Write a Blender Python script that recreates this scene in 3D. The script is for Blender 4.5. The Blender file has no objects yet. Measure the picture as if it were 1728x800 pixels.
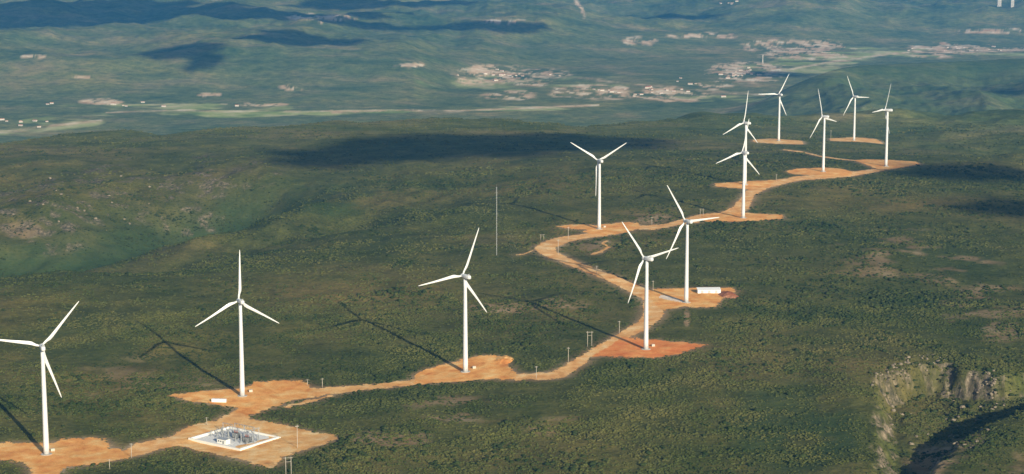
import bpy, bmesh, math, random
import numpy as np
from mathutils import Vector, Matrix, Quaternion

random.seed(7)
rng = np.random.default_rng(11)
SC = bpy.context.scene
COL = SC.collection

# ------------------------------------------------------------------ camera
F, CX, CY = 3300.0, 864.0, 400.0            # focal length in photo pixels
TILT = math.atan(540.0 / F)                 # the flat horizon lies 540 px above the centre
H = 375.0                                   # camera height over the plateau
cam_d = bpy.data.cameras.new('camera')
cam = bpy.data.objects.new('camera', cam_d)
COL.objects.link(cam)
cam.location = (0, 0, H)
cam.rotation_euler = (math.pi / 2 - TILT, 0, 0)
cam_d.sensor_width = 36.0
cam_d.lens = 36.0 * F / 1728.0
cam_d.clip_start = 1.0
cam_d.clip_end = 200000.0
SC.camera = cam

# ------------------------------------------------------------------ sun, sky, exposure
SUN_EL = math.radians(19.5)
SUN_H = np.array([0.447, -0.894])           # horizontal direction towards the sun
SUN_DIR = Vector((SUN_H[0] * math.cos(SUN_EL), SUN_H[1] * math.cos(SUN_EL), math.sin(SUN_EL)))
sd = bpy.data.lights.new('sun', 'SUN')
sd.energy = 5.0
sd.angle = math.radians(0.55)
sd.color = (1.0, 0.90, 0.70)
sun = bpy.data.objects.new('sun', sd)
COL.objects.link(sun)
sun.rotation_euler = SUN_DIR.to_track_quat('Z', 'Y').to_euler()
W = bpy.data.worlds.new('World')
SC.world = W
W.use_nodes = True
nt = W.node_tree
bg = nt.nodes['Background']
sky = nt.nodes.new('ShaderNodeTexSky')
sky.sky_type = 'NISHITA'
sky.sun_disc = False
sky.sun_elevation = SUN_EL
sky.sun_rotation = math.atan2(SUN_H[0], SUN_H[1])
nt.links.new(sky.outputs[0], bg.inputs[0])
bg.inputs[1].default_value = 0.085
SC.view_settings.view_transform = 'Standard'
SC.view_settings.look = 'None'
SC.view_settings.gamma = 1.0
SC.view_settings.use_curve_mapping = False
SC.view_settings.exposure = 0.38
SC.cycles.use_denoising = True
SC.cycles.max_bounces = 4
SC.cycles.diffuse_bounces = 2
SC.cycles.glossy_bounces = 2
SC.cycles.volume_bounces = 1
SC.cycles.transparent_max_bounces = 6

# ------------------------------------------------------------------ numeric helpers
def rays(px, py):
    """slope (drop per metre travelled) and azimuth of the line of sight through photo pixels"""
    px = np.asarray(px, float); py = np.asarray(py, float)
    a = (px - CX) / F; b = -(py - CY) / F
    dx = a; dy = math.cos(TILT) + b * math.sin(TILT); dz = -math.sin(TILT) + b * math.cos(TILT)
    h = np.hypot(dx, dy)
    return -dz / h, dx / h, dy / h

def plane(px, py, z=0.0):
    s, ux, uy = rays(px, py)
    D = (H - z) / s
    return np.stack([ux * D, uy * D], -1)

def _hash(ix, iy, seed):
    h = (ix.astype(np.int64) * 374761393 + iy.astype(np.int64) * 668265263 + seed * 974634777) & 0xffffffff
    h = ((h ^ (h >> 13)) * 1274126177) & 0xffffffff
    h = (h ^ (h >> 16)) & 0xffffffff
    return h

def gnoise(x, y, seed=0):
    ix = np.floor(x); iy = np.floor(y)
    fx = x - ix; fy = y - iy
    u = fx * fx * fx * (fx * (fx * 6 - 15) + 10); v = fy * fy * fy * (fy * (fy * 6 - 15) + 10)
    r = []
    for ox in (0, 1):
        for oy in (0, 1):
            a = _hash(ix + ox, iy + oy, seed) / 4294967296.0 * 2 * np.pi
            r.append(np.cos(a) * (fx - ox) + np.sin(a) * (fy - oy))
    return ((r[0] * (1 - v) + r[1] * v) * (1 - u) + (r[2] * (1 - v) + r[3] * v) * u) * 1.5

def fbm(x, y, octv=4, seed=0, gain=0.5):
    s = 0; a = 1.0; f = 1.0; n = 0
    for k in range(octv):
        s = s + a * gnoise(x * f + 17.3 * k, y * f - 9.1 * k, seed + k)
        n += a; a *= gain; f *= 2.03
    return s / n

def ridged(x, y, octv=4, seed=0):
    s = 0; a = 1.0; f = 1.0; n = 0
    for k in range(octv):
        s = s + a * (1 - 2 * np.abs(gnoise(x * f + 5.7 * k, y * f + 3.9 * k, seed + k)))
        n += a; a *= 0.5; f *= 2.1
    return s / n

def sst(a, b, x):
    t = np.clip((x - a) / (b - a), 0, 1)
    return t * t * (3 - 2 * t)

def seg_dist(x, y, pts):
    """distance to a polyline and the running parameter 0..1 along it"""
    best = np.full(x.shape, 1e9); par = np.zeros(x.shape)
    n = len(pts) - 1
    for i in range(n):
        a = pts[i]; b = pts[i + 1]
        d = b - a; L = d @ d
        t = np.clip(((x - a[0]) * d[0] + (y - a[1]) * d[1]) / L, 0, 1)
        q = np.hypot(x - a[0] - t * d[0], y - a[1] - t * d[1])
        m = q < best
        best = np.where(m, q, best); par = np.where(m, (i + t) / n, par)
    return best, par

def in_poly(x, y, P):
    ins = np.zeros(x.shape, bool)
    n = len(P)
    for i in range(n):
        x0, y0 = P[i]; x1, y1 = P[(i + 1) % n]
        if y0 == y1:
            continue
        c = ((y0 > y) != (y1 > y)) & (x < (x1 - x0) * (y - y0) / (y1 - y0) + x0)
        ins ^= c
    return ins

def poly_sd(x, y, P):
    """signed distance to a polygon, negative inside"""
    d, _ = seg_dist(x, y, np.vstack([P, P[:1]]))
    return np.where(in_poly(x, y, P), -d, d)

# ------------------------------------------------------------------ turbines as measured in the photograph
# base, hub, rotor yaw (deg), blade phase (deg)
TURB = [((78.5, 767), (74, 586), 20, 42), ((409, 669), (406, 509), 26, 3), ((785.5, 628), (785, 467), 34, 24),
        ((1090, 590), (1092, 437), 38, 84), ((1158, 511), (1158, 374), 30, 90), ((1011, 387), (1013, 272), 23, 63),
        ((1254, 368), (1257, 258), 34, 15), ((1257, 312), (1259, 208), 44, 13), ((1314, 238), (1315, 160), 28, 33),
        ((1389, 290), (1389, 197), 48, 105), ((1441, 237), (1440, 163), 36, 96), ((1495, 281), (1495, 186), 56, 30)]
tb = []
for b, h, yaw, ph in TURB:
    sb, ux, uy = rays(*b); sh, _, _ = rays(*h)
    D0 = 80.0 / (sb - sh); z0 = H - D0 * sb
    z1 = 0.7 * float(np.clip(z0, -30, 25)); D1 = (H - z1) / sb
    tb.append((ux * D1, uy * D1, z1, D1 * (sb - sh) / 80.0))
TB = np.array(tb)

# ------------------------------------------------------------------ terrain
CANYON = np.array([plane(*p) for p in [(1468, 640), (1500, 628), (1545, 618), (1592, 616), (1640, 628), (1690, 636), (1728, 632),
                                       (1800, 622), (1950, 600), (1950, 600), (2000, 640), (1850, 655), (1728, 699), (1665, 722), (1627, 747), (1600, 775),
                                       (1582, 800), (1560, 840), (1520, 930), (1478, 930), (1477, 860), (1475, 800), (1472, 720)]])
CREST = np.array([plane(*p) for p in [(1950, 600), (1850, 655), (1728, 699), (1665, 722), (1627, 747), (1600, 775), (1582, 800), (1560, 840)]])
GULLY = np.array([plane(*p, z=-40) for p in [(-300, 480), (-100, 455), (60, 440), (200, 415), (330, 385), (430, 362), (520, 345), (600, 330)]])
GULLY2 = np.array([plane(*p, z=-20) for p in [(250, 455), (420, 425), (560, 395)]])
RIMX = [-900, 0, 200, 430, 920, 1200, 1290, 1450, 1728, 2400]
RIMY = [228, 210, 196, 184, 178, 168, 170, 168, 166, 165]

def height(x, y, fine=True):
    x = np.asarray(x, float); y = np.asarray(y, float)
    D = np.hypot(x, y); az = np.arctan2(x, y)
    axp = CX + np.tan(np.clip(az, -1.2, 1.2)) * F * 0.99
    num = 0; den = 0.12
    for tx, ty, tz, _ in TB:
        w = np.exp(-((x - tx) ** 2 + (y - ty) ** 2) / 330.0 ** 2)
        num = num + w * tz; den = den + w
    z = num / den
    z = z + 7 * fbm(x / 420, y / 420, 3, 3) + 2.4 * fbm(x / 110, y / 110, 4, 5)
    # the hollow left of the ridge and the rough hillside behind it
    g, gp = seg_dist(x, y, GULLY)
    z = z - 66 * np.exp(-(g / (95 + 70 * (1 - gp))) ** 2) * (1 - sst(0.55, 1.0, gp))
    g2, gp2 = seg_dist(x, y, GULLY2)
    z = z - 20 * np.exp(-(g2 / 75) ** 2)
    left = sst(250, -350, x) * sst(2000, 2500, D) * (1 - sst(2600, 3500, D))
    z = z - left * 6 + left * (38 * ridged(x / 480, y / 800, 5, 21) - 22)
    z = z + sst(1900, 2400, D) * sst(500, 900, x) * (24 * ridged(x / 420, y / 600, 4, 33) - 16) * (1 - sst(5200, 6000, D))
    # rim of the plateau and the valley beyond
    rs, _, _ = rays(axp, np.interp(axp, RIMX, RIMY))
    R = (H + 28) / rs + 180 * fbm(x / 520, y / 2200, 4, 9)
    d = D - R
    z = z - 24 * sst(-1200, 0, d)
    right = sst(1190, 1420, axp)
    v = sst(-420, 1000, d + 170 * ridged(x / 330, y / 900, 4, 51))
    start = np.interp(axp, [0, 700, 900, 1200, 1700], [6900, 7000, 8600, 9700, 10600])
    hills = sst(-300, 1800, D - start)
    floor = -268 + 10 * fbm(x / 700, y / 700, 3, 61)
    floor = floor + hills * (60 + 120 * ridged(x / 1500, y / 2600, 6, 71) + sst(9000, 13000, D) * 90 * ridged(x / 2600 + 3, y / 3600, 5, 75)) + sst(13000, 26000, D) * 110
    # on the right a broken shelf lies between the plateau and the valley
    r2, _, _ = rays(axp, np.interp(axp, [1200, 1290, 1450, 1728, 2400], [140, 132, 110, 99, 95]))
    d2 = D - (H + 150) / r2
    shelf = -150 + 10 * fbm(x / 500, y / 500, 3, 44) + sst(4600, 5600, D) * (1 - sst(-500, 0, d2)) * (80 * ridged(x / 800 + 2.2, y / 1500, 5, 41) - 75)
    v2 = sst(-50, 700, d2)
    shelf = shelf * (1 - v2) + floor * v2
    floor = floor * (1 - right) + shelf * right
    z = z * (1 - v) + floor * v
    # canyon with rock walls at the lower right
    near = (D < 2100) & (x > 150)
    if near.any():
        xx = x[near]; yy = y[near]
        wx = xx + 9 * fbm(xx / 22, yy / 22, 3, 81) + 3 * fbm(xx / 7, yy / 7, 2, 83)
        wy = yy + 9 * fbm(xx / 22, yy / 22, 3, 82) + 3 * fbm(xx / 7, yy / 7, 2, 84)
        s = poly_sd(wx, wy, CANYON)
        rib = ridged(xx / 26, yy / 60, 3, 87)
        cr_, _ = seg_dist(xx, yy, CREST)
        far_side = sst(35, 120, cr_)
        z[near] = z[near] - (15 + 9 * far_side) * sst(2, -19, s + 5 * rib * far_side) - (14 + 5 * rib) * (1 - .5 * far_side) * sst(-14, -75, s + 8 * rib) + sst(0, 14, s) * (1 - sst(14, 60, s)) * 1.5
    return z

def march(px, py):
    """where the lines of sight through photo pixels meet the terrain"""
    px = np.atleast_1d(np.asarray(px, float)); py = np.atleast_1d(np.asarray(py, float))
    s, ux, uy = rays(px, py)
    D = np.full(px.shape, 900.0); hit = np.zeros(px.shape, bool); out = D.copy()
    step = 1.0
    while not hit.all() and D.min() < 30000:
        z = height(ux * D, uy * D)
        gap = (H - s * D) - z
        new = (gap <= 0) & ~hit
        out[new] = D[new]; hit |= new
        D = np.where(hit, D, D + np.maximum(1.0, gap / (s + 0.25)))
    out = np.where(hit, out, D)
    return np.stack([ux * out, uy * out, height(ux * out, uy * out)], -1)

# the turbines' feet, now on the real ground
_p = march([t_[0][0] for t_ in TURB], [t_[0][1] for t_ in TURB])
tb = []
for (b, h, yaw, ph), p in zip(TURB, _p):
    sb, _, _ = rays(*b); sh, _, _ = rays(*h)
    tb.append((float(p[0]), float(p[1]), float(p[2]), float(np.hypot(p[0], p[1]) * (sb - sh) / 80.0)))
print('tower scales', [round(t_[3], 3) for t_ in tb])

# ------------------------------------------------------------------ cleared ground, as polygons
POLY = {
 'pad_1': ('pad', [(-60, 752), (0, 749), (58, 748), (90, 749), (108, 742), (146, 740), (179, 743), (185, 758), (217, 759), (219, 773), (171, 783),
                   (137, 785), (112, 790), (98, 800), (80, 830), (40, 830), (52, 800), (50, 790), (37, 781), (0, 777), (-60, 778)]),
 'road_1': ('road', [(215, 759), (235, 747), (292, 736), (308, 724), (330, 717), (362, 711), (397, 695), (401, 690), (420, 700), (421, 709), (300, 753), (271, 759), (218, 774)]),
 'sub': ('pale', [(300, 753), (332, 761), (373, 768), (397, 774), (441, 786), (456, 793), (467, 784), (478, 771), (511, 761), (548, 750), (572, 739),
                  (559, 734), (527, 729), (494, 721), (454, 713), (420, 708), (362, 711), (318, 720), (300, 740)]),
 'pad_2': ('pad', [(285, 668), (343, 660), (398, 657), (420, 653), (428, 646), (478, 642), (519, 646), (524, 656), (516, 672), (497, 675), (472, 683),
                   (445, 693), (417, 702), (397, 696), (404, 690), (371, 683), (316, 677)]),
 'road_2': ('pale', [(522, 657), (555, 654), (620, 650), (700, 641), (712, 640), (700, 650), (620, 658), (555, 666), (514, 673)]),
 'pad_3': ('pad', [(700, 633), (714, 625), (755, 614), (793, 605), (811, 601), (837, 599), (871, 632), (868, 641), (811, 641), (769, 645), (700, 650)]),
 'road_3': ('road', [(866, 632), (900, 631), (931, 628), (952, 618), (999, 589), (1042, 564), (1080, 541), (1086, 528), (1085, 512), (1095, 500), (1116, 505), (1119, 525), (1117, 536),
                     (1090, 557), (1050, 575), (1001, 602), (978, 621), (955, 636), (927, 641), (866, 641)]),
 'pad_4': ('red', [(1001, 602), (1050, 570), (1099, 574), (1150, 578), (1195, 582), (1150, 596), (1103, 605), (1050, 603)]),
 'pad_5': ('pad', [(1094, 488), (1166, 487), (1238, 486), (1240, 494), (1220, 503), (1207, 519), (1148, 519), (1118, 524), (1100, 510)]),
 'road_4': ('road', [(1096, 488), (1063, 475), (1008, 455), (968, 440), (940, 426), (938, 418), (955, 410), (990, 402), (1021, 399), (1057, 392), (1075, 386), (1050, 384), (1016, 391), (985, 395), (941, 401), (913, 410),
                      (901, 420), (915, 430), (947, 443), (996, 462), (1043, 483), (1080, 503), (1100, 515)]),
 'pad_6': ('pad', [(935, 383), (960, 380), (985, 379), (1005, 381), (1050, 375), (1078, 377), (1080, 386), (1057, 392), (1021, 398), (1000, 396), (985, 391), (990, 388), (960, 386)]),
 'road_5': ('road', [(1078, 382), (1120, 379), (1160, 368), (1182, 362), (1216, 359), (1235, 351), (1258, 325), (1266, 316), (1310, 304), (1325, 302), (1345, 298), (1400, 293), (1441, 290), (1470, 286), (1494, 287), (1437, 298),
                      (1392, 302), (1355, 304), (1321, 311), (1295, 318), (1272, 331), (1262, 355), (1240, 366), (1182, 375), (1160, 378), (1100, 388), (1078, 388)]),
 'pad_7': ('pad', [(1182, 364), (1216, 360), (1240, 358), (1265, 360), (1321, 363), (1321, 370), (1254, 374), (1182, 375)]),
 'pad_8': ('pad', [(1206, 310), (1250, 307), (1310, 304), (1295, 317), (1266, 320), (1209, 315)]),
 'pad_9': ('pale', [(1270, 236), (1300, 234), (1354, 238), (1356, 244), (1310, 243), (1272, 240)]),
 'pad_10': ('pad', [(1325, 290), (1345, 285), (1389, 283), (1419, 285), (1438, 290), (1437, 297), (1392, 300), (1370, 296), (1340, 294)]),
 'pad_11': ('pale', [(1400, 234), (1441, 232), (1479, 235), (1490, 243), (1460, 240), (1400, 238)]),
 'pad_12': ('pad', [(1441, 271), (1460, 269), (1497, 270), (1546, 273), (1552, 277), (1505, 286), (1480, 286), (1465, 279)]),
 'track': ('pale', [(1321, 252), (1355, 256), (1385, 263.5), (1422, 268.5), (1445, 271), (1445, 272), (1420, 270), (1385, 265), (1353, 257.6), (1321, 253.2)]),
 'trail': ('pale', [(480, 686), (530, 674), (560, 667), (562, 669), (532, 677), (482, 689)]),
 'track_2': ('pale', [(872, 431), (886, 427), (899, 423), (900, 424.5), (887, 428.5), (873, 432.5)]),
 'track_3': ('pale', [(996, 429), (1012, 424), (1024, 418), (1014, 411), (1022, 406), (1026, 407), (1020, 411), (1030, 418), (1014, 427), (998, 431)]),
 'ramp': ('light', [(1113, 498), (1128, 500), (1152, 508), (1154, 511), (1132, 507), (1112, 503)]),
}
WP = {}
for k, (kind, pts) in POLY.items():
    a = np.array(pts, float)
    # resample the outline, then drop it on the terrain
    q = []
    for i in range(len(a)):
        b = a[(i + 1) % len(a)]; n = max(1, int(np.hypot(*(b - a[i])) / 9))
        for j in range(n):
            q.append(a[i] + (b - a[i]) * j / n)
    q = np.array(q)
    WP[k] = (kind, march(q[:, 0], q[:, 1])[:, :2])

def warp(x, y, a=1.6):
    return (x + a * fbm(x / 9, y / 9, 3, 101) * 2, y + a * 2.2 * fbm(x / 9, y / 9, 3, 102) * 2)

# a coarse mask grid (2 m) of the cleared ground, used to keep scrub away and to tint the soil
MX0, MY0, MS = -700.0, 1000.0, 2.0
MW, MH = 900, 1500
gx, gy = np.meshgrid(MX0 + MS * (np.arange(MW) + .5), MY0 + MS * (np.arange(MH) + .5))
mask = np.zeros(gx.shape, bool)
wgx, wgy = warp(gx, gy)
for k, (kind, P) in WP.items():
    x0, y0 = P.min(0) - 15; x1, y1 = P.max(0) + 15
    i0 = max(0, int((x0 - MX0) / MS)); i1 = min(MW, int((x1 - MX0) / MS) + 1)
    j0 = max(0, int((y0 - MY0) / MS)); j1 = min(MH, int((y1 - MY0) / MS) + 1)
    if i1 <= i0 or j1 <= j0:
        continue
    mask[j0:j1, i0:i1] |= in_poly(wgx[j0:j1, i0:i1], wgy[j0:j1, i0:i1], P)
def blur(m, r):
    for ax in (0, 1):
        c = np.cumsum(np.pad(m, [(r + 1, r) if a == ax else (0, 0) for a in (0, 1)], mode='edge'), axis=ax)
        n = m.shape[ax]
        m = (np.take(c, np.arange(2 * r + 1, 2 * r + 1 + n), ax) - np.take(c, np.arange(0, n), ax)) / (2 * r + 1)
    return m
near_mask = blur(blur(mask.astype(float), 3), 3)
def samp(m, x, y):
    i = np.clip(((x - MX0) / MS).astype(int), 0, MW - 1); j = np.clip(((y - MY0) / MS).astype(int), 0, MH - 1)
    ok = (x > MX0) & (x < MX0 + MW * MS) & (y > MY0) & (y < MY0 + MH * MS)
    return np.where(ok, m[j, i], 0)

# ------------------------------------------------------------------ node helpers
def new_mat(name, rough=0.9, spec=0.2):
    m = bpy.data.materials.new(name); m.use_nodes = True
    n = m.node_tree; b = n.nodes['Principled BSDF']
    b.inputs['Roughness'].default_value = rough
    b.inputs['Specular IOR Level'].default_value = spec
    return m, n, b
def nd(n, t, **kw):
    q = n.nodes.new(t)
    for k, v in kw.items():
        setattr(q, k, v)
    return q
def noise_tex(n, scale, detail=4, rough=0.55, coord='pos', dist=0.0):
    if coord == 'pos':
        g = nd(n, 'ShaderNodeNewGeometry'); out = g.outputs['Position']
    else:
        g = nd(n, 'ShaderNodeTexCoord'); out = g.outputs['Object']
    t = nd(n, 'ShaderNodeTexNoise')
    t.inputs['Scale'].default_value = scale; t.inputs['Detail'].default_value = detail
    t.inputs['Roughness'].default_value = rough; t.inputs['Distortion'].default_value = dist
    n.links.new(out, t.inputs['Vector'])
    return t.outputs['Fac']
def ramp(n, fac, stops):
    r = nd(n, 'ShaderNodeValToRGB')
    e = r.color_ramp.elements
    while len(e) < len(stops):
        e.new(0.5)
    for k, (p, c) in enumerate(stops):
        e[k].position = p; e[k].color = (*c, 1) if len(c) == 3 else c
    n.links.new(fac, r.inputs[0])
    return r.outputs[0]
def mix(n, fac, a, b, mode='MIX'):
    m = nd(n, 'ShaderNodeMix', data_type='RGBA', blend_type=mode)
    for s, v in ((0, fac), (6, a), (7, b)):
        if hasattr(v, 'links'):
            n.links.new(v, m.inputs[s])
        elif s == 0:
            m.inputs[0].default_value = v
        else:
            m.inputs[s].default_value = (*v, 1)
    return m.outputs[2]
def math_n(n, op, a, b=0.0, clamp=False):
    m = nd(n, 'ShaderNodeMath', operation=op, use_clamp=clamp)
    for s, v in ((0, a), (1, b)):
        if hasattr(v, 'links'):
            n.links.new(v, m.inputs[s])
        else:
            m.inputs[s].default_value = v
    return m.outputs[0]
def bump(n, b, h, strength, dist):
    q = nd(n, 'ShaderNodeBump'); q.inputs['Strength'].default_value = strength; q.inputs['Distance'].default_value = dist
    n.links.new(h, q.inputs['Height']); n.links.new(q.outputs[0], b.inputs['Normal'])
def simple(name, col, rough=0.7, var=0.12, scale=0.8, metal=0.0, spec=0.3):
    m, n, b = new_mat(name, rough, spec)
    f = noise_tex(n, scale, 5, 0.6)
    c = ramp(n, f, [(0.3, tuple(v * (1 - var) for v in col)), (0.7, tuple(min(1, v * (1 + var)) for v in col))])
    n.links.new(c, b.inputs['Base Color']); b.inputs['Metallic'].default_value = metal
    return m

# ground: scrubland, with soil / field / rock amounts carried per vertex
M_ground, n, b = new_mat('scrubland_ground', 1.0, 0.05)
at = nd(n, 'ShaderNodeAttribute', attribute_name='cover')
sep = nd(n, 'ShaderNodeSeparateColor'); n.links.new(at.outputs['Color'], sep.inputs[0])
big = noise_tex(n, 0.0035, 6, 0.6)
mid = noise_tex(n, 0.03, 6, 0.65)
fin = noise_tex(n, 0.22, 5, 0.7)
far = noise_tex(n, 0.0011, 8, 0.62, dist=0.6)
c1 = ramp(n, big, [(0.34, (0.060, 0.077, 0.024)), (0.5, (0.094, 0.098, 0.031)), (0.66, (0.138, 0.116, 0.043))])
val_c = ramp(n, big, [(0.3, (0.068, 0.105, 0.042)), (0.45, (0.120, 0.150, 0.056)), (0.55, (0.155, 0.170, 0.070)), (0.7, (0.25, 0.215, 0.11))])
c1 = mix(n, at.outputs['Alpha'], c1, val_c)
c2 = ramp(n, mid, [(0.3, (0.6, 0.66, 0.62)), (0.5, (1, 1, 1)), (0.72, (1.45, 1.32, 1.25))])
c = mix(n, 1.0, c1, c2, 'MULTIPLY')
c3 = ramp(n, fin, [(0.35, (0.58, 0.62, 0.58)), (0.5, (1, 1, 1)), (0.68, (1.45, 1.38, 1.3))])
c = mix(n, 0.8, c, c3, 'MULTIPLY')
pt = ramp(n, noise_tex(n, 0.011, 5, 0.65, dist=0.4), [(0.36, (0.72, 0.82, 0.74)), (0.5, (1, 1, 1)), (0.64, (1.25, 1.18, 1.12))])
c = mix(n, 0.8, c, pt, 'MULTIPLY')
cf = ramp(n, far, [(0.35, (0.62, 0.78, 0.7)), (0.5, (1, 1, 1)), (0.66, (1.45, 1.25, 1.05))])
c = mix(n, 0.7, c, cf, 'MULTIPLY')
soil = ramp(n, mid, [(0.3, (0.30, 0.17, 0.085)), (0.6, (0.42, 0.29, 0.18)), (0.75, (0.55, 0.46, 0.36))])
soil = mix(n, at.outputs['Alpha'], soil, ramp(n, noise_tex(n, 0.012, 5, 0.7), [(0.35, (0.48, 0.29, 0.16)), (0.5, (0.72, 0.51, 0.32)), (0.64, (0.86, 0.74, 0.56))]))
al = nd(n, 'ShaderNodeAttribute', attribute_name='lush')
c = mix(n, al.outputs['Fac'], c, (0.040, 0.075, 0.026))
field = ramp(n, noise_tex(n, 0.006, 4, 0.7), [(0.35, (0.16, 0.24, 0.06)), (0.5, (0.34, 0.38, 0.13)), (0.65, (0.56, 0.50, 0.28))])
gp = nd(n, 'ShaderNodeNewGeometry'); vm = nd(n, 'ShaderNodeVectorMath', operation='MULTIPLY'); vm.inputs[1].default_value = (1, .7, .34)
n.links.new(gp.outputs['Position'], vm.inputs[0])
stk = nd(n, 'ShaderNodeTexNoise'); stk.inputs['Scale'].default_value = .24; stk.inputs['Detail'].default_value = 6; stk.inputs['Roughness'].default_value = .7
n.links.new(vm.outputs[0], stk.inputs['Vector'])
rock = ramp(n, stk.outputs['Fac'], [(0.36, (0.035, 0.038, 0.02)), (0.46, (0.10, 0.088, 0.055)), (0.56, (0.20, 0.16, 0.11)), (0.68, (0.38, 0.30, 0.21))])
c = mix(n, sep.outputs[1], c, field)
c = mix(n, sep.outputs[0], c, soil)
c = mix(n, sep.outputs[2], c, rock)
n.links.new(c, b.inputs['Base Color'])
bump(n, b, math_n(n, 'ADD', mid, math_n(n, 'MULTIPLY', fin, 0.35)), 0.7, 4.0)

def dirt(name, a, bb, cc):
    m, n, b = new_mat(name, 0.95, 0.1)
    f = noise_tex(n, 0.07, 6, 0.65)
    c = ramp(n, f, [(0.34, a), (0.5, bb), (0.66, cc)])
    f2 = noise_tex(n, 0.9, 4, 0.7)
    c = mix(n, 0.6, c, ramp(n, f2, [(0.35, (0.78, 0.74, 0.7)), (0.55, (1.05, 1.05, 1.05)), (0.75, (1.25, 1.25, 1.25))]), 'MULTIPLY')
    f3 = noise_tex(n, 0.022, 6, 0.7, dist=2.5)
    c = mix(n, 0.75, c, ramp(n, f3, [(0.38, (0.80, 0.70, 0.62)), (0.47, (1, 1, 1)), (0.53, (1.02, 1.03, 1.06)), (0.62, (1.06, 1.12, 1.22))]), 'MULTIPLY')
    n.links.new(c, b.inputs['Base Color'])
    bump(n, b, math_n(n, 'ADD', f, math_n(n, 'MULTIPLY', f2, 0.2)), 0.5, 0.6)
    return m
M_dirt = {'pad': dirt('orange_dirt', (0.68, 0.27, 0.075), (0.80, 0.385, 0.115), (0.85, 0.53, 0.21)),
          'road': dirt('road_dirt', (0.66, 0.31, 0.105), (0.80, 0.44, 0.165), (0.85, 0.59, 0.30)),
          'pale': dirt('pale_dirt', (0.68, 0.32, 0.105), (0.80, 0.45, 0.165), (0.85, 0.60, 0.30)),
          'red': dirt('red_dirt', (0.64, 0.19, 0.055), (0.74, 0.26, 0.075), (0.80, 0.36, 0.12)),
          'light': dirt('light_dirt', (0.70, 0.56, 0.42), (0.76, 0.62, 0.48), (0.80, 0.70, 0.58))}

# ------------------------------------------------------------------ mesh helpers
def grid_mesh(name, X, Y, Z, closed=False):
    r, cc = X.shape
    me = bpy.data.meshes.new(name)
    v = np.stack([X, Y, Z], -1).reshape(-1, 3).astype(np.float32)
    i = np.arange(r * cc).reshape(r, cc)
    if closed:
        i = np.concatenate([i, i[:, :1]], 1)
    q = np.stack([i[:-1, :-1], i[:-1, 1:], i[1:, 1:], i[1:, :-1]], -1).reshape(-1, 4)
    fast_mesh(me, v, q)
    return me
def fast_mesh(me, v, q):
    me.vertices.add(len(v)); me.vertices.foreach_set('co', v.astype(np.float32).ravel())
    me.loops.add(q.size); me.loops.foreach_set('vertex_index', q.astype(np.int32).ravel())
    me.polygons.add(len(q)); me.polygons.foreach_set('loop_start', (np.arange(len(q)) * q.shape[1]).astype(np.int32))
    me.update(calc_edges=True)
def link(name, me, mat=None, parent=None, smooth=False):
    o = bpy.data.objects.new(name, me); COL.objects.link(o)
    if mat is not None and not me.materials:
        me.materials.append(mat)
    if parent is not None:
        o.parent = parent
    if smooth:
        me.polygons.foreach_set('use_smooth', [True] * len(me.polygons))
    return o
def tag(o, label=None, cat=None, group=None, kind=None):
    if label: o['label'] = label
    if cat: o['category'] = cat
    if group: o['group'] = group
    if kind: o['kind'] = kind
    return o
def empty(name, loc, rz=0.0, sc=1.0):
    o = bpy.data.objects.new(name, None); COL.objects.link(o)
    o.location = loc; o.rotation_euler = (0, 0, rz); o.scale = (sc,) * 3
    o.empty_display_size = 1
    return o
def B():
    return bmesh.new()
def box(bm, c, s, rz=0.0, bev=0.0):
    m = Matrix.Translation(c) @ Matrix.Rotation(rz, 4, 'Z') @ Matrix.Diagonal((s[0], s[1], s[2], 1))
    r = bmesh.ops.create_cube(bm, size=1, matrix=m)
    if bev:
        es = list({e for v in r['verts'] for e in v.link_edges})
        bmesh.ops.bevel(bm, geom=es, offset=bev, segments=1, affect='EDGES')
def tube(bm, a, b_, r0, r1=None, seg=10):
    a = Vector(a); b_ = Vector(b_); d = b_ - a
    r1 = r0 if r1 is None else r1
    m = Matrix.Translation((a + b_) / 2) @ d.to_track_quat('Z', 'Y').to_matrix().to_4x4()
    bmesh.ops.create_cone(bm, cap_ends=True, segments=seg, radius1=r0, radius2=r1, depth=d.length, matrix=m)
def lathe(bm, prof, seg=32, M=Matrix.Identity(4)):
    rings = []
    for r, z in prof:
        rings.append([bm.verts.new(M @ Vector((r * math.cos(2 * math.pi * k / seg), r * math.sin(2 * math.pi * k / seg), z))) for k in range(seg)])
    for a, b_ in zip(rings, rings[1:]):
        for k in range(seg):
            bm.faces.new((a[k], a[(k + 1) % seg], b_[(k + 1) % seg], b_[k]))
    bm.faces.new(list(reversed(rings[0]))); bm.faces.new(rings[-1])
def done(name, bm, mat, parent=None, smooth=False):
    bmesh.ops.recalc_face_normals(bm, faces=bm.faces)
    me = bpy.data.meshes.new(name); bm.to_mesh(me); bm.free()
    return link(name, me, mat, parent, smooth)
def copy_tree(o, parent=None):
    c = o.copy(); COL.objects.link(c)
    if parent is not None:
        c.parent = parent
    for ch in o.children:
        copy_tree(ch, c)
    return c
def gz(x, y):
    return float(height(np.array([x]), np.array([y]))[0])
def at_px(px, py):
    p = march(px, py)[0]
    return float(p[0]), float(p[1]), float(p[2])

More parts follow.
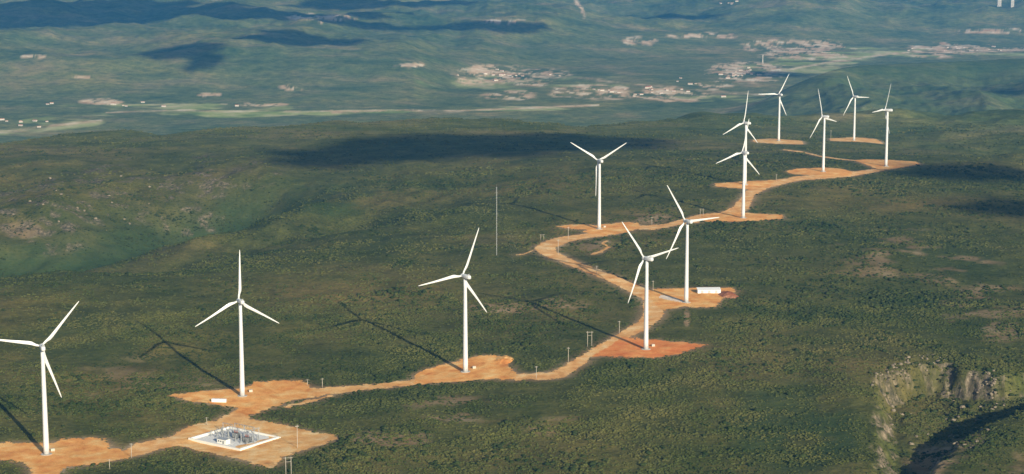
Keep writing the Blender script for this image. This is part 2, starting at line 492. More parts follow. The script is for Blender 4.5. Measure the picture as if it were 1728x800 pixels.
# ------------------------------------------------------------------ the ground sheet
ang = np.concatenate([np.linspace(-180, -60, 26)[:-1], np.linspace(-60, -17.2, 60)[:-1], np.linspace(-17.2, 17.2, 860)[:-1],
                      np.linspace(17.2, 60, 60)[:-1], np.linspace(60, 180, 26)[:-1]]) * math.pi / 180
rad = [2, 60, 150]
r = 250.0
while r < 60000:
    rad.append(r)
    if r < 1080: r *= 1.03
    elif r < 1750: r += 2.6
    elif r < 7000: r *= 1.0031
    elif r < 18000: r *= 1.0062
    else: r *= 1.03
rad = np.array(rad)
A, R = np.meshgrid(ang, rad)
X = np.sin(A) * R; Y = np.cos(A) * R
Z = height(X, Y)
me = grid_mesh('ground', X, Y, Z, True)
ground = link('ground', me, M_ground, smooth=True)
tag(ground, kind='structure')
# cover amounts
xf = X.ravel(); yf = Y.ravel(); Df = R.ravel()
soilA = np.zeros(xf.shape); fieldA = np.zeros(xf.shape); rockA = np.zeros(xf.shape)
nm = samp(near_mask, xf, yf)
soilA = np.maximum(soilA, np.clip(nm * 1.5, 0, 0.8))
nz1 = fbm(xf / 60, yf / 60, 4, 201); nz2 = fbm(xf / 240, yf / 240, 4, 202)
nz3 = fbm(xf / 25, yf / 25, 3, 203)
# pixel coordinates of each vertex, only used here to find where the photographed patches lie on the land
zf = Z.ravel()
cz = yf * math.cos(TILT) - (zf - H) * math.sin(TILT)
cy = yf * math.sin(TILT) + (zf - H) * math.cos(TILT)
czs = np.where(cz > 1, cz, 1)
VX = np.where(cz > 1, CX + F * xf / czs, -9999); VY = np.where(cz > 1, CY - F * cy / czs, -9999)
def patch(cx, cy_, rx, ry, amt, nz, th=0.0, ang=0.0):
    u = (VX - cx) * math.cos(ang) + (VY - cy_) * math.sin(ang); w = -(VX - cx) * math.sin(ang) + (VY - cy_) * math.cos(ang)
    d = (u / rx) ** 2 + (w / ry) ** 2 + np.where(Df > 4600, 1.5 * nze, 1.0 * nz2)
    return amt * np.clip((1.0 - d) * 2.0, 0, 1) * np.clip((nz - th) * 5 + 0.5, 0, 1)
val = Df > 4600
nzv = fbm(xf / 330, yf / 230, 4, 205); nzw = fbm(xf / 90, yf / 190, 5, 206, 0.7); nze = fbm(xf / 200, yf / 420, 4, 207, 0.65)
for a in [(860, 128, 110, 17), (860, 163, 50, 10), (1000, 155, 70, 16), (1130, 158, 85, 14), (1262, 120, 65, 20), (1345, 82, 90, 20), (1600, 84, 90, 12),
          (1710, 84, 30, 5), (170, 172, 35, 6), (430, 176, 60, 4), (500, 148, 30, 6), (350, 160, 25, 4), (1690, 52, 60, 5), (1290, 75, 30, 8), (1200, 145, 40, 9),
          (860, 36, 45, 4), (550, 30, 60, 6), (55, 95, 22, 3), (140, 130, 25, 3), (1650, 52, 40, 4), (1080, 70, 30, 9), (1190, 60, 60, 5), (690, 110, 30, 4), (1390, 96, 60, 7)]:
    soilA = np.maximum(soilA, np.where(val, patch(*a, 0.95, nzw * 1.2 + 0.3 * nzv, 0.0), 0))
for a in [(60, 212, 130, 14, 1.0, nzv, -0.1, -0.12), (420, 192, 160, 6, 1.0, nzv, -0.2), (300, 182, 200, 8, 0.9, nzv, 0), (640, 188, 90, 3, 0.9, nzv, -0.3), (860, 183, 110, 4, .9, nzv, -0.1),
          (1390, 102, 150, 16, 1.0, nzv, -0.15, -0.12), (1480, 92, 90, 5, 1.0, nzv, -0.3, -0.12), (1340, 118, 90, 8, .8, nzv, -.2), (900, 140, 200, 14, 0.7, nzv, 0.05), (1250, 165, 120, 8, .8, nzv, 0.0), (1620, 92, 160, 4, .8, nzv, -.1)]:
    fieldA = np.maximum(fieldA, np.where(val, patch(*a), 0))
# pale river bed and roads in the valley
for pts, w, amt in [([(560, 190), (640, 188), (700, 187), (760, 187), (920, 182), (1010, 178)], 1.5, .9), ([(-50, 226), (10, 222), (60, 215), (170, 204)], 2.5, .7),
                    ([(1280, 128), (1390, 106), (1480, 94), (1560, 87), (1650, 84), (1760, 84)], 1.6, .8), ([(972, 2), (981, 14), (986, 28)], 2.2, 1.0),
                    ([(180, 190), (300, 186), (500, 190), (560, 188)], 1.3, .6), ([(780, 118), (900, 126), (1000, 133), (1150, 150), (1290, 160)], 1.4, .6)]:
    d, _ = seg_dist(VX, VY + 1.0 * nzv * 4, np.array(pts, float))
    soilA = np.maximum(soilA, np.where(val, amt * np.clip(1.6 - d / w, 0, 1) * np.clip(nzw * 3 + 0.8, 0.2, 1), 0))
pl = (Df < 4600)
# rocky, broken hillside on the left, dry patches on the plateau
for a in [(60, 385, 110, 60, .8, nz3 + nz1, .16), (170, 330, 170, 60, .75, nz3 + nz1, .22), (350, 300, 40, 40, .8, nz3 + nz1, 0.05), (320, 375, 60, 22, .8, nz3 + nz1, .2), (420, 290, 60, 30, .6, nz3 + nz1, .2)]:
    rockA = np.maximum(rockA, np.where(pl, patch(*a), 0))
for a in [(850, 520, 60, 10, .7, nz1, -.1), (790, 690, 110, 25, .55, nz1, 0), (650, 740, 80, 14, .6, nz1, 0), (960, 720, 90, 22, .5, nz1, .05), (1560, 440, 160, 60, .5, nz1, .15), (960, 510, 60, 12, .6, nz1, -.05), (1159, 538, 6, 16, .8, nz1, -.3),
          (250, 640, 120, 40, .3, nz1, .1), (1680, 520, 90, 60, .5, nz1, .05), (1650, 780, 120, 50, .6, nz1, -.1), (1000, 415, 40, 14, .5, nz1, .1), (1100, 370, 60, 12, .6, nz1, -.1), (35, 390, 40, 14, .5, nz1, .0)]:
    soilA = np.maximum(soilA, np.where(pl, patch(*a), 0))
# rock on the canyon walls: by slope
gy_, gx_ = np.gradient(Z)
dr = np.gradient(rad)[:, None]; da = np.gradient(ang)[None, :] * R
slope = np.hypot(gy_ / dr, gx_ / np.maximum(da, 0.5)).ravel()
sd_c = poly_sd(xf, yf, CANYON) if False else None
nearc = (Df < 1900) & (xf > 200)
rockA = np.maximum(rockA, np.where(nearc, np.clip(slope * 1.8 - 0.5, 0, .95) * np.clip(nz3 * 3.5 + nz1 + .5, 0, 1), 0))
colr = np.ones((len(xf), 4), np.float32)
colr[:, 0] = np.clip(soilA, 0, 1); colr[:, 1] = np.clip(fieldA, 0, 1); colr[:, 2] = np.clip(rockA, 0, 1)
colr[:, 3] = sst(2700, 4600, Df)
gd_, gp_ = seg_dist(xf + 30 * nz1, yf + 60 * nz1, GULLY)
lush = np.where(pl, np.exp(-(gd_ / (110 + 60 * (1 - gp_))) ** 2) * (1 - sst(.6, 1, gp_)) * .9, 0)
lush = np.maximum(lush, np.where(pl, np.maximum.reduce([patch(1330, 720, 130, 110, .6, nz1, -.3), patch(560, 340, 90, 35, .6, nz1, -.1), patch(120, 580, 130, 60, .3, nz1, -.1)]), 0))
axv = CX + np.tan(np.clip(A.ravel(), -1.2, 1.2)) * F * 0.99
lush = np.maximum(lush, np.where((Df > 4200) & (zf > -235) & (Df < 8600), .34 * sst(1160, 1420, axv) * (1 - np.clip(fieldA + soilA, 0, 1)), 0))
la = me.attributes.new('lush', 'FLOAT', 'POINT'); la.data.foreach_set('value', lush.astype(np.float32))
ca = me.color_attributes.new('cover', 'FLOAT_COLOR', 'POINT'); ca.data.foreach_set('color', colr.ravel())

# ------------------------------------------------------------------ dirt roads and turbine pads, thin sheets laid on the ground
taken = {}
CELL = 0.9
def sheet(name, P, mat, lift=0.22):
    x0, y0 = P.min(0) - 5; x1, y1 = P.max(0) + 5
    i0, i1 = int(x0 // CELL), int(x1 // CELL) + 1; j0, j1 = int(y0 // CELL), int(y1 // CELL) + 1
    I, J = np.meshgrid(np.arange(i0, i1), np.arange(j0, j1))
    cx_ = (I + .5) * CELL; cy_ = (J + .5) * CELL
    wx, wy = warp(cx_, cy_)
    wx = wx + 0.9 * gnoise(cx_ / 2.1, cy_ / 2.1, 301); wy = wy + 2.0 * gnoise(cx_ / 2.1, cy_ / 2.1, 302)
    ins = in_poly(wx, wy, P)
    ii = I[ins]; jj = J[ins]
    keep = np.array([(a, b_) not in taken for a, b_ in zip(ii.tolist(), jj.tolist())], bool)
    ii = ii[keep]; jj = jj[keep]
    for k_ in zip(ii.tolist(), jj.tolist()):
        taken[k_] = 1
    key = np.concatenate([(ii + dx) * 100000 + (jj + dy) for dx, dy in ((0, 0), (1, 0), (1, 1), (0, 1))])
    u, inv = np.unique(key, return_inverse=True)
    vi = np.floor_divide(u, 100000).astype(float); vj = np.mod(u, 100000).astype(float)
    vx = vi * CELL; vy = vj * CELL
    vz = height(vx, vy) + lift
    q = inv.reshape(4, -1).T
    me = bpy.data.meshes.new(name)
    fast_mesh(me, np.stack([vx, vy, vz], -1), q)
    o = link(name, me, mat, smooth=True)
    tag(o, kind='structure')
    return o
order = ['ramp'] + [k for k in WP if k.startswith('pad') and k != 'pad_7'] + ['sub', 'pad_7'] + [k for k in WP if k.startswith('road')] + [k for k in WP if k.startswith('track')] + ['trail']
for k in order:
    kind, P = WP[k]
    nmn = {'pad': 'dirt_pad', 'roa': 'dirt_road', 'sub': 'substation_ground', 'tra': 'dirt_track', 'ram': 'gravel_ramp'}[k[:3]]
    sheet(nmn, P, M_dirt[kind])

# ------------------------------------------------------------------ scrub on the plateau
M_scrub, n, b = new_mat('scrub_leaves', 1.0, 0.05)
ta = nd(n, 'ShaderNodeAttribute', attribute_name='tint', attribute_type='INSTANCER')
oi = nd(n, 'ShaderNodeObjectInfo')
base = ramp(n, ta.outputs['Fac'], [(0.0, (0.034, 0.048, 0.016)), (0.35, (0.074, 0.085, 0.026)), (0.7, (0.098, 0.097, 0.033)), (1.0, (0.130, 0.113, 0.046))])
vary = ramp(n, oi.outputs['Random'], [(0.0, (0.85, 0.87, 0.85)), (0.5, (1, 1, 1)), (1.0, (1.14, 1.12, 1.08))])
c = mix(n, 1.0, base, vary, 'MULTIPLY')
pt = ramp(n, noise_tex(n, 0.011, 5, 0.65, dist=0.4), [(0.36, (0.68, 0.80, 0.72)), (0.5, (1, 1, 1)), (0.64, (1.25, 1.18, 1.12))])
c = mix(n, 0.9, c, pt, 'MULTIPLY')
n.links.new(c, b.inputs['Base Color'])
protos = bpy.data.collections.new('scrub_forms')
def shrub_mesh(seed, wide):
    rnd = random.Random(seed)
    bm = B()
    for k in range(rnd.randint(3, 5)):
        r = rnd.uniform(0.28, 0.5)
        p = Vector((rnd.uniform(-.45, .45) * wide, rnd.uniform(-.45, .45) * wide, r * 0.55 + rnd.uniform(0, .25)))
        g = bmesh.ops.create_icosphere(bm, subdivisions=2, radius=r, matrix=Matrix.Translation(p) @ Matrix.Diagonal((1, 1, rnd.uniform(.7, 1), 1)))
        for v in g['verts']:
            v.co = p + (v.co - p) * rnd.uniform(0.7, 1.2)
            v.co.z *= 1.0
    me = bpy.data.meshes.new('shrub_form'); bm.to_mesh(me); bm.free()
    me.transform(Matrix.Diagonal((1, 1, .72, 1)))
    me.materials.append(M_scrub)
    me.polygons.foreach_set('use_smooth', [True] * len(me.polygons))
    o = bpy.data.objects.new('shrub_form', me); protos.objects.link(o)
for k in range(6):
    shrub_mesh(50 + k, 1.0 + 0.12 * k)

def scatter(n_try, D0, D1, s0, s1, thin, halfdeg=16.3, dark=False):
    a = rng.uniform(-math.radians(halfdeg), math.radians(halfdeg), n_try)
    d = np.sqrt(rng.uniform(D0 ** 2, D1 ** 2, n_try))
    x = np.sin(a) * d; y = np.cos(a) * d
    cl = fbm(x / 45, y / 45, 4, 401) * 1.2 + fbm(x / 200, y / 200, 3, 402)
    keep = (rng.random(n_try) < np.clip(0.66 + cl * 1.1, 0.12, 1) * thin)
    m = samp(mask.astype(float), x, y); mn = samp(near_mask, x, y)
    keep &= (m < 0.5) & (rng.random(n_try) > mn * 1.1)
    x = x[keep]; y = y[keep]; cl = cl[keep]
    z = height(x, y)
    s = rng.uniform(0, 1, len(x)) ** 2.2 * (s1 - s0) + s0
    s = s * np.clip(1 + cl * .5, .7, 1.5) * np.clip(1.0 - 0.6 * samp(near_mask, x, y), .4, 1)
    t = np.clip(0.33 - 0.65 * fbm(x / 300, y / 300, 4, 403) + rng.normal(0, .07, len(x)) + 0.35 * fbm(x / 40, y / 40, 2, 404), 0, 1)
    g, gp = seg_dist(x + 30 * fbm(x / 60, y / 60, 3, 201), y, GULLY)
    t = t * (1 - 0.85 * np.exp(-(g / (110 + 60 * (1 - gp))) ** 2) * (1 - sst(.6, 1, gp)))
    if dark:
        t = t * 0.0
        k_ = rng.random(len(x)) < np.clip(.25 + 1.6 * fbm(x / 160, y / 160, 3, 440) + .35 * sst(0, 400, x), 0, 1)
        x, y, z, s, t = x[k_], y[k_], z[k_], s[k_], t[k_]
    return x, y, z, s, t
parts = [scatter(230000, 1130, 1900, 0.7, 2.3, 0.62), scatter(130000, 1900, 2900, 1.0, 2.6, 0.55), scatter(24000, 2900, 4000, 1.8, 3.6, 0.5),
         scatter(22000, 1130, 3000, 2.4, 4.4, 1.0, dark=True)]
x, y, z, s, t = [np.concatenate(q) for q in zip(*parts)]
me = bpy.data.meshes.new('scrub')
me.vertices.add(len(x)); me.vertices.foreach_set('co', np.stack([x, y, z - 0.12 * s], -1).astype(np.float32).ravel())
for nm_, arr in (('scl', s), ('rot', rng.uniform(0, 6.28, len(x))), ('tint', t)):
    q = me.attributes.new(nm_, 'FLOAT', 'POINT'); q.data.foreach_set('value', arr.astype(np.float32))
me.update()
scrub = link('scrub', me)
tag(scrub, 'low olive green scrub covering the plateau between the dirt roads', 'scrub', kind='stuff')
gt = bpy.data.node_groups.new('scatter_scrub', 'GeometryNodeTree')
gt.interface.new_socket('Geometry', in_out='INPUT', socket_type='NodeSocketGeometry')
gt.interface.new_socket('Geometry', in_out='OUTPUT', socket_type='NodeSocketGeometry')
gi = gt.nodes.new('NodeGroupInput'); go = gt.nodes.new('NodeGroupOutput')
mp = gt.nodes.new('GeometryNodeMeshToPoints')
ip = gt.nodes.new('GeometryNodeInstanceOnPoints')
ci = gt.nodes.new('GeometryNodeCollectionInfo')
ci.inputs['Collection'].default_value = protos; ci.inputs['Separate Children'].default_value = True; ci.inputs['Reset Children'].default_value = True
def named(nm_):
    q = gt.nodes.new('GeometryNodeInputNamedAttribute'); q.data_type = 'FLOAT'; q.inputs['Name'].default_value = nm_
    return [o_ for o_ in q.outputs if o_.enabled and o_.name == 'Attribute'][0]
cr = gt.nodes.new('ShaderNodeCombineXYZ'); gt.links.new(named('rot'), cr.inputs[2])
ip.inputs['Pick Instance'].default_value = True
gt.links.new(gi.outputs[0], mp.inputs[0]); gt.links.new(mp.outputs[0], ip.inputs['Points'])
gt.links.new(ci.outputs[0], ip.inputs['Instance'])
gt.links.new(cr.outputs[0], ip.inputs['Rotation']); gt.links.new(named('scl'), ip.inputs['Scale'])
gt.links.new(ip.outputs[0], go.inputs[0])
md = scrub.modifiers.new('scatter', 'NODES'); md.node_group = gt

# ------------------------------------------------------------------ wind turbines
M_white = simple('turbine_white', (0.64, 0.65, 0.65), 0.35, 0.03, 0.15, spec=0.5)
M_grey = simple('light_grey_paint', (0.42, 0.43, 0.42), 0.5, 0.06)
M_dark = simple('dark_steel', (0.10, 0.11, 0.115), 0.5, 0.15)
M_conc = simple('concrete', (0.46, 0.42, 0.36), 0.9, 0.12, 0.6)
M_red = simple('red_brown_paint', (0.35, 0.12, 0.08), 0.6, 0.1)
def blade_mesh():
    bm = B()
    # r, chord, thickness, twist (deg), shift of the leading edge
    st = [(1.2, 1.9, 1.9, 0, 0), (2.6, 1.9, 1.85, 0, 0), (4.5, 2.4, 1.5, 13, .1), (7.5, 3.35, 1.0, 13, .35), (10, 3.3, .8, 11, .38), (15, 2.85, .58, 8, .34), (21, 2.35, .42, 5, .28),
          (28, 1.85, .3, 3, .2), (35, 1.4, .2, 1.5, .12), (39.5, 1.0, .12, .5, .06), (41.3, .6, .08, 0, .02), (42, .2, .04, 0, 0)]
    rings = []
    for r, ch, th, tw, sh in st:
        ch *= .8; th *= .85
        ring = []
        ca_, sa_ = math.cos(math.radians(tw)), math.sin(math.radians(tw))
        for k in range(12):
            a = 2 * math.pi * k / 12
            u = math.cos(a); w = math.sin(a)
            cx_ = u * ch / 2 + sh * ch
            ty = w * th / 2 * (1 if th > 1.4 else (0.55 + 0.45 * (-u)) * 1.1)
            ring.append(bm.verts.new((cx_ * ca_ - ty * sa_, cx_ * sa_ + ty * ca_ - 0.0006 * r * r * -1, r)))
        rings.append(ring)
    for a, b_ in zip(rings, rings[1:]):
        for k in range(12):
            bm.faces.new((a[k], a[(k + 1) % 12], b_[(k + 1) % 12], b_[k]))
    bm.faces.new(rings[0]); bm.faces.new(rings[-1])
    return bm
def make_turbine():
    root = empty('wind_turbine', (0, 0, 0))
    bm = B(); prof = []
    for k in range(0, 13):
        zz = 0.4 + 77.4 * k / 12; rr = 2.15 + (1.32 - 2.15) * k / 12
        prof.append((rr, zz))
    lathe(bm, prof, 36)
    tw = done('tower', bm, M_white, root, True)
    bm = B(); box(bm, (0, -2.26, 1.9), (1.0, .14, 2.2), 0, .04); done('door', bm, M_grey, tw)
    bm = B(); lathe(bm, [(4.2, -1.2), (4.2, .28), (3.9, .4), (2.3, .4)], 36); done('foundation', bm, M_conc, root)
    # nacelle: rotor axis along local +Y (forward)
    bm = B()
    secs = [(-7.2, 1.1, 1.15), (-6.6, 1.5, 1.55), (-2, 1.75, 1.8), (1.6, 1.75, 1.75), (2.6, 1.45, 1.45)]
    rings = []
    for yy, hw, hh in secs:
        ring = []
        for k in range(16):
            a = 2 * math.pi * (k + .5) / 16
            u = math.copysign(abs(math.cos(a)) ** .5, math.cos(a)); w = math.copysign(abs(math.sin(a)) ** .5, math.sin(a))
            ring.append(bm.verts.new((u * hw, yy, 80 + w * hh)))
        rings.append(ring)
    for a, b_ in zip(rings, rings[1:]):
        for k in range(16):
            bm.faces.new((a[k], a[(k + 1) % 16], b_[(k + 1) % 16], b_[k]))
    bm.faces.new(rings[0]); bm.faces.new(rings[-1])
    nc = done('nacelle', bm, M_white, root, True)
    bm = B(); box(bm, (0, -4.6, 82.1), (1.6, 1.4, .5), 0, .08); box(bm, (.5, -6.3, 82.2), (.08, .08, 1.5)); box(bm, (-.5, -6.3, 82.2), (.08, .08, 1.5)); box(bm, (0, -6.3, 82.8), (1.3, .1, .1))
    done('cooler', bm, M_grey, nc)
    bm = B()
    M = Matrix.Translation((0, 4.0, 80)) @ Matrix.Rotation(-math.pi / 2, 4, 'X')
    lathe(bm, [(1.3, -1.35), (1.65, -1.1), (1.75, 0), (1.55, 1.0), (1.05, 1.9), (.35, 2.35)], 28, M)
    done('hub', bm, M_white, root, True)
    bmesh_b = blade_mesh(); bmesh.ops.recalc_face_normals(bmesh_b, faces=bmesh_b.faces)
    bme = bpy.data.meshes.new('blade'); bmesh_b.to_mesh(bme); bmesh_b.free()
    bme.materials.append(M_white)
    bme.polygons.foreach_set('use_smooth', [True] * len(bme.polygons))
    for k in range(3):
        o = bpy.data.objects.new('blade', bme); COL.objects.link(o); o.parent = root
        o.location = (0, 4.0, 80)
    return root
T_LABEL = ['nearest wind turbine, at the lower left corner beside the wide orange dirt pad',
           'white wind turbine with one blade pointing straight up, above the electrical substation',
           'white wind turbine alone in the middle, on the pad left of the road bend',
           'white wind turbine on the red dirt pad shaped like an arrowhead',
           'white wind turbine beside the long white shed, on the pad right of the road junction',
           'white wind turbine with two blades raised in a wide V, by the hairpin bend',
           'white wind turbine nearer of the two standing in line, its foot on the roadside pad',
           'white wind turbine partly hidden, its rotor just above the one in line before it',
           'white wind turbine farther left of the two most distant ones, one blade pointing level left',
           'white wind turbine on the far roadside pad, one blade reaching down to the left',
           'white wind turbine farthest of all, one blade pointing level right',
           'rightmost white wind turbine, rotor nearly edge-on, at the far end of the road']
proto = make_turbine()
TROOT = []
for i, (tx, ty, tz, ts) in enumerate(tb):
    o = proto if i == 0 else copy_tree(proto)
    yaw = math.radians(TURB[i][2])
    x = tx; y = ty
    # the local axis +Y is the rotor's side: turn so that the disc's right side points (cos yaw, sin yaw)
    o.location = (x, y, gz(x, y) + 0.15); o.rotation_euler = (0, 0, yaw); o.scale = (ts,) * 3
    tag(o, T_LABEL[i], 'wind turbine', 'wind turbines along the ridge road')
    ks = [c_ for c_ in o.children if c_.name.startswith('blade')]
    for k, c_ in enumerate(ks):
        a = math.radians(TURB[i][3] + 120 * k)
        c_.rotation_euler = (math.radians(-2.5) * 0, a, 0)
    # doors face different ways
    TROOT.append(o)

# ------------------------------------------------------------------ other things
def place(px, py):
    return at_px(px, py)
def places(q):
    q = np.array(q, float)
    return march(q[:, 0], q[:, 1])
# met mast
x, y, z = place(838, 431)
mh = 76.0
mast = empty('measuring_mast', (x, y, z), .4)
tag(mast, 'tall thin grey lattice mast standing in the scrub left of the hairpin bend', 'mast')
bm = B()
cor = [(math.cos(a) * .45, math.sin(a) * .45) for a in (0, 2.094, 4.189)]
for cx_, cy_ in cor:
    tube(bm, (cx_, cy_, 0), (cx_, cy_, mh), .09, .09, 6)
for k in range(38):
    z0 = k * 2.0
    for j in range(3):
        a = cor[j]; c_ = cor[(j + 1) % 3]
        tube(bm, (a[0], a[1], z0), (c_[0], c_[1], z0 + 2.0), .05, .05, 4)
done('lattice', bm, M_grey, mast)
for hb_ in (6, 30):
    bm = B(); box(bm, (0, 0, mh - hb_), (3.4, .1, .1)); done('boom', bm, M_grey, mast)
bm = B(); tube(bm, (0, 0, mh), (0, 0, mh + 3), .05, .03, 6); done('lightning_rod', bm, M_grey, mast)
for k in range(3):
    a = .6 + k * 2.094
    bm = B()
    for hh in (25, 50, 74):
        tube(bm, (0, 0, hh), (math.cos(a) * 42, math.sin(a) * 42, -1), .012, .012, 4)
    done('guy_wire', bm, M_grey, mast)

# power line poles beside the road
M_pole = simple('pale_wood', (0.46, 0.41, 0.34), 0.8, 0.1)
def pole_mesh(kind, hh):
    bm = B()
    if kind == 'single':
        tube(bm, (0, 0, -1), (0, 0, hh), .22, .15, 8)
    else:
        tube(bm, (-1.6, 0, -1), (-1.6, 0, hh), .22, .15, 8); tube(bm, (1.6, 0, -1), (1.6, 0, hh), .22, .15, 8)
    return bm
def make_pole(kind, hh):
    o = empty('utility_pole', (0, 0, 0))
    if kind == 'single':
        done('shaft', pole_mesh(kind, hh), M_pole, o, True)
    else:
        for sx in (-1.6, 1.6):
            bm = B(); tube(bm, (sx, 0, -1), (sx, 0, hh), .22, .15, 8); done('shaft', bm, M_pole, o, True)
    w = 2.4 if kind == 'single' else 5.6
    bm = B(); box(bm, (0, 0, hh - .7), (w, .16, .2)); 
    if kind != 'single': box(bm, (0, 0, hh - 3.2), (3.2, .14, .16))
    done('crossarm', bm, M_pole, o)
    for k in (-1, 0, 1):
        bm = B(); tube(bm, (k * (w / 2 - .2), 0, hh - .6), (k * (w / 2 - .2), 0, hh - .05), .1, .06, 6); done('insulator', bm, M_dark, o)
    return o
PO = [(222, 773, 'single', 26, 'thin pole on the road between the lower left turbine and the substation'),
      (185, 792, 'single', 18, 'short pole at the lower edge of the lower left pad'),
      (502, 757, 'single', 42, 'tall thin pole on the orange ground right of the substation'),
      (487, 803, 'double', 34, 'paired poles below the tip of the substation ground, at the bottom edge'),
      (544, 655, 'single', 17, 'pole on the far side of the pale road right of the second pad'),
      (519, 652, 'single', 12, 'small pole at the right end of the second pad'),
      (905, 640, 'single', 23, 'pole at the foot of the road bend right of the middle pad'),
      (959, 612, 'single', 27, 'pole left of the road where it starts to climb'),
      (995, 585, 'double', 27, 'paired poles left of the climbing road, opposite the red pad'),
      (1045, 563, 'single', 22, 'pole left of the road, at the shadow of the turbine on red ground'),
      (1102, 492, 'single', 19, 'pole beside the road junction'),
      (1007, 462, 'single', 14, 'short pole on the edge of the slanting road'),
      (942, 430, 'single', 26, 'pole on the inside of the hairpin bend'),
      (959, 404, 'single', 22, 'pole on the upper arm of the hairpin bend'),
      (915, 406, 'double', 11, 'small paired poles outside the hairpin bend'),
      (1100, 380, 'single', 14, 'pole by the straight road right of the hairpin'),
      (1184, 366, 'double', 14, 'paired poles where the road reaches the in-line turbines'),
      (349, 718, 'single', 14, 'pole behind the substation yard'),
      (1310, 306, 'single', 12, 'small pole on the bend past the in-line turbines'),
      (1402, 236, 'single', 16, 'pole at the left end of the farthest pad'),
      (1250, 455, 'single', 9, 'low post in the scrub right of the in-line turbines')]
PROTO = {'single': make_pole('single', 10.0), 'double': make_pole('double', 12.0)}
used = set()
for px, py, kind, hpx, lab in PO[:-1]:
    x, y, z = place(px, py)
    o = PROTO[kind] if kind not in used else copy_tree(PROTO[kind])
    used.add(kind)
    hm = hpx * math.hypot(x, y) / F
    o.location = (x, y, z); o.scale = (1.15, 1.15, hm / (10.0 if kind == 'single' else 12.0)); o.rotation_euler = (0, 0, rng.uniform(-.4, .4))
    tag(o, lab, 'utility pole', 'power line poles along the dirt road')

# substation ---------------------------------------------------------------
Lc, Bc, Rc, Tc = [np.array(place(*p)) for p in ((322, 743), (405, 761), (472, 740), (386, 723))]
O = (Lc + Rc) / 2
ax = (Bc - Lc)[:2]; ay = (Tc - Lc)[:2]
lx = float(np.hypot(*ax)); 
rz = math.atan2(ax[1], ax[0])
ux = np.array([math.cos(rz), math.sin(rz)]); uy = np.array([-ux[1], ux[0]])
ly = abs(float(ay @ uy))
ctr = (Lc[:2] + Bc[:2] + Rc[:2] + Tc[:2]) / 4
zc = gz(*ctr) + 0.6
M_gravel = simple('grey_gravel', (0.72, 0.71, 0.68), 0.95, 0.25, 1.2)
M_curb = simple('white_concrete', (0.80, 0.77, 0.70), 0.8, 0.05)
M_steel = simple('galvanised_steel', (0.42, 0.44, 0.45), 0.45, 0.1, metal=0.4)
bm = B(); box(bm, (0, 0, -.9), (lx, ly, 1.8)); yard = done('substation_yard', bm, M_gravel); yard.location = (ctr[0], ctr[1], zc); yard.rotation_euler = (0, 0, rz)
tag(yard, kind='structure')
wall = empty('perimeter_wall', (ctr[0], ctr[1], zc), rz)
tag(wall, 'low white wall round the substation yard', 'wall')
hw = 1.5
for nm_, c_, s_ in (('wall_side', (0, -ly / 2, .3), (lx + 2 * hw, 1.6, 2.0)), ('wall_side', (0, ly / 2, .3), (lx + 2 * hw, 1.0, 1.8)), ('wall_side', (-lx / 2, 0, .3), (1.8, ly - 2.6, 2.3)), ('wall_side', (lx / 2, 0, .3), (2.2, ly - 2.6, 2.3))):
    bm = B(); box(bm, c_, s_, 0, .12); done(nm_, bm, M_curb, wall)
def sub_at(u, v):
    p = ctr + ux * u * lx / 2 + uy * v * ly / 2
    return (float(p[0]), float(p[1]), zc)
def transformer():
    o = empty('power_transformer', (0, 0, 0))
    bm = B(); box(bm, (0, 0, 2.3), (4.6, 2.8, 3.6), 0, .15); box(bm, (0, 0, .25), (5.4, 3.6, .5)); done('tank', bm, M_dark, o)
    for sx in (-1, 1):
        bm = B()
        for k in range(7):
            box(bm, (-2.1 + k * .7, sx * 1.95, 2.2), (.12, 1.0, 2.8))
        done('radiator', bm, M_steel, o)
    bm = B(); tube(bm, (-2, 1.0, 5.1), (1.6, 1.0, 5.1), .55, .55, 12); done('conservator', bm, M_steel, o)
    for k in (-1, 0, 1):
        bm = B(); tube(bm, (k * 1.3, -.4, 4.1), (k * 1.5, -.7, 6.2), .22, .1, 8); done('bushing', bm, M_red, o)
    return o
tr = transformer()
for k, (u, v, lab) in enumerate([(-.05, .15, 'dark power transformer with radiators in the middle of the substation yard'), (.55, -.05, 'dark power transformer towards the right corner of the substation yard')]):
    o = tr if k == 0 else copy_tree(tr)
    o.location = sub_at(u, v); o.rotation_euler = (0, 0, rz + .1 * k)
    tag(o, lab, 'transformer', 'transformers in the substation yard')
def gantry():
    o = empty('gantry', (0, 0, 0)); o.scale = (1, 1, .72)
    for sx in (-5, 5):
        bm = B()
        for dx, dy in ((-.4, -.4), (.4, -.4), (.4, .4), (-.4, .4)):
            tube(bm, (sx + dx, dy, 0), (sx + dx * .5, dy * .5, 10.5), .09, .07, 5)
        for k in range(7):
            z0 = k * 1.5
            tube(bm, (sx - .38, -.4, z0), (sx + .38, -.4, z0 + 1.5), .05, .05, 4); tube(bm, (sx + .38, .4, z0), (sx - .38, .4, z0 + 1.5), .05, .05, 4)
        done('column', bm, M_steel, o)
    bm = B()
    for dy, dz in ((-.3, 0), (.3, 0), (-.3, .6), (.3, .6)):
        tube(bm, (-5.2, dy, 9.9 + dz), (5.2, dy, 9.9 + dz), .07, .07, 5)
    for k in range(10):
        tube(bm, (-5 + k, -.3, 9.9), (-4 + k, -.3, 10.5), .04, .04, 4)
    done('beam', bm, M_steel, o)
    for k in (-3, 0, 3):
        bm = B(); tube(bm, (k, 0, 8.3), (k, 0, 9.9), .16, .12, 6); done('insulator', bm, M_dark, o)
    return o
g0 = gantry()
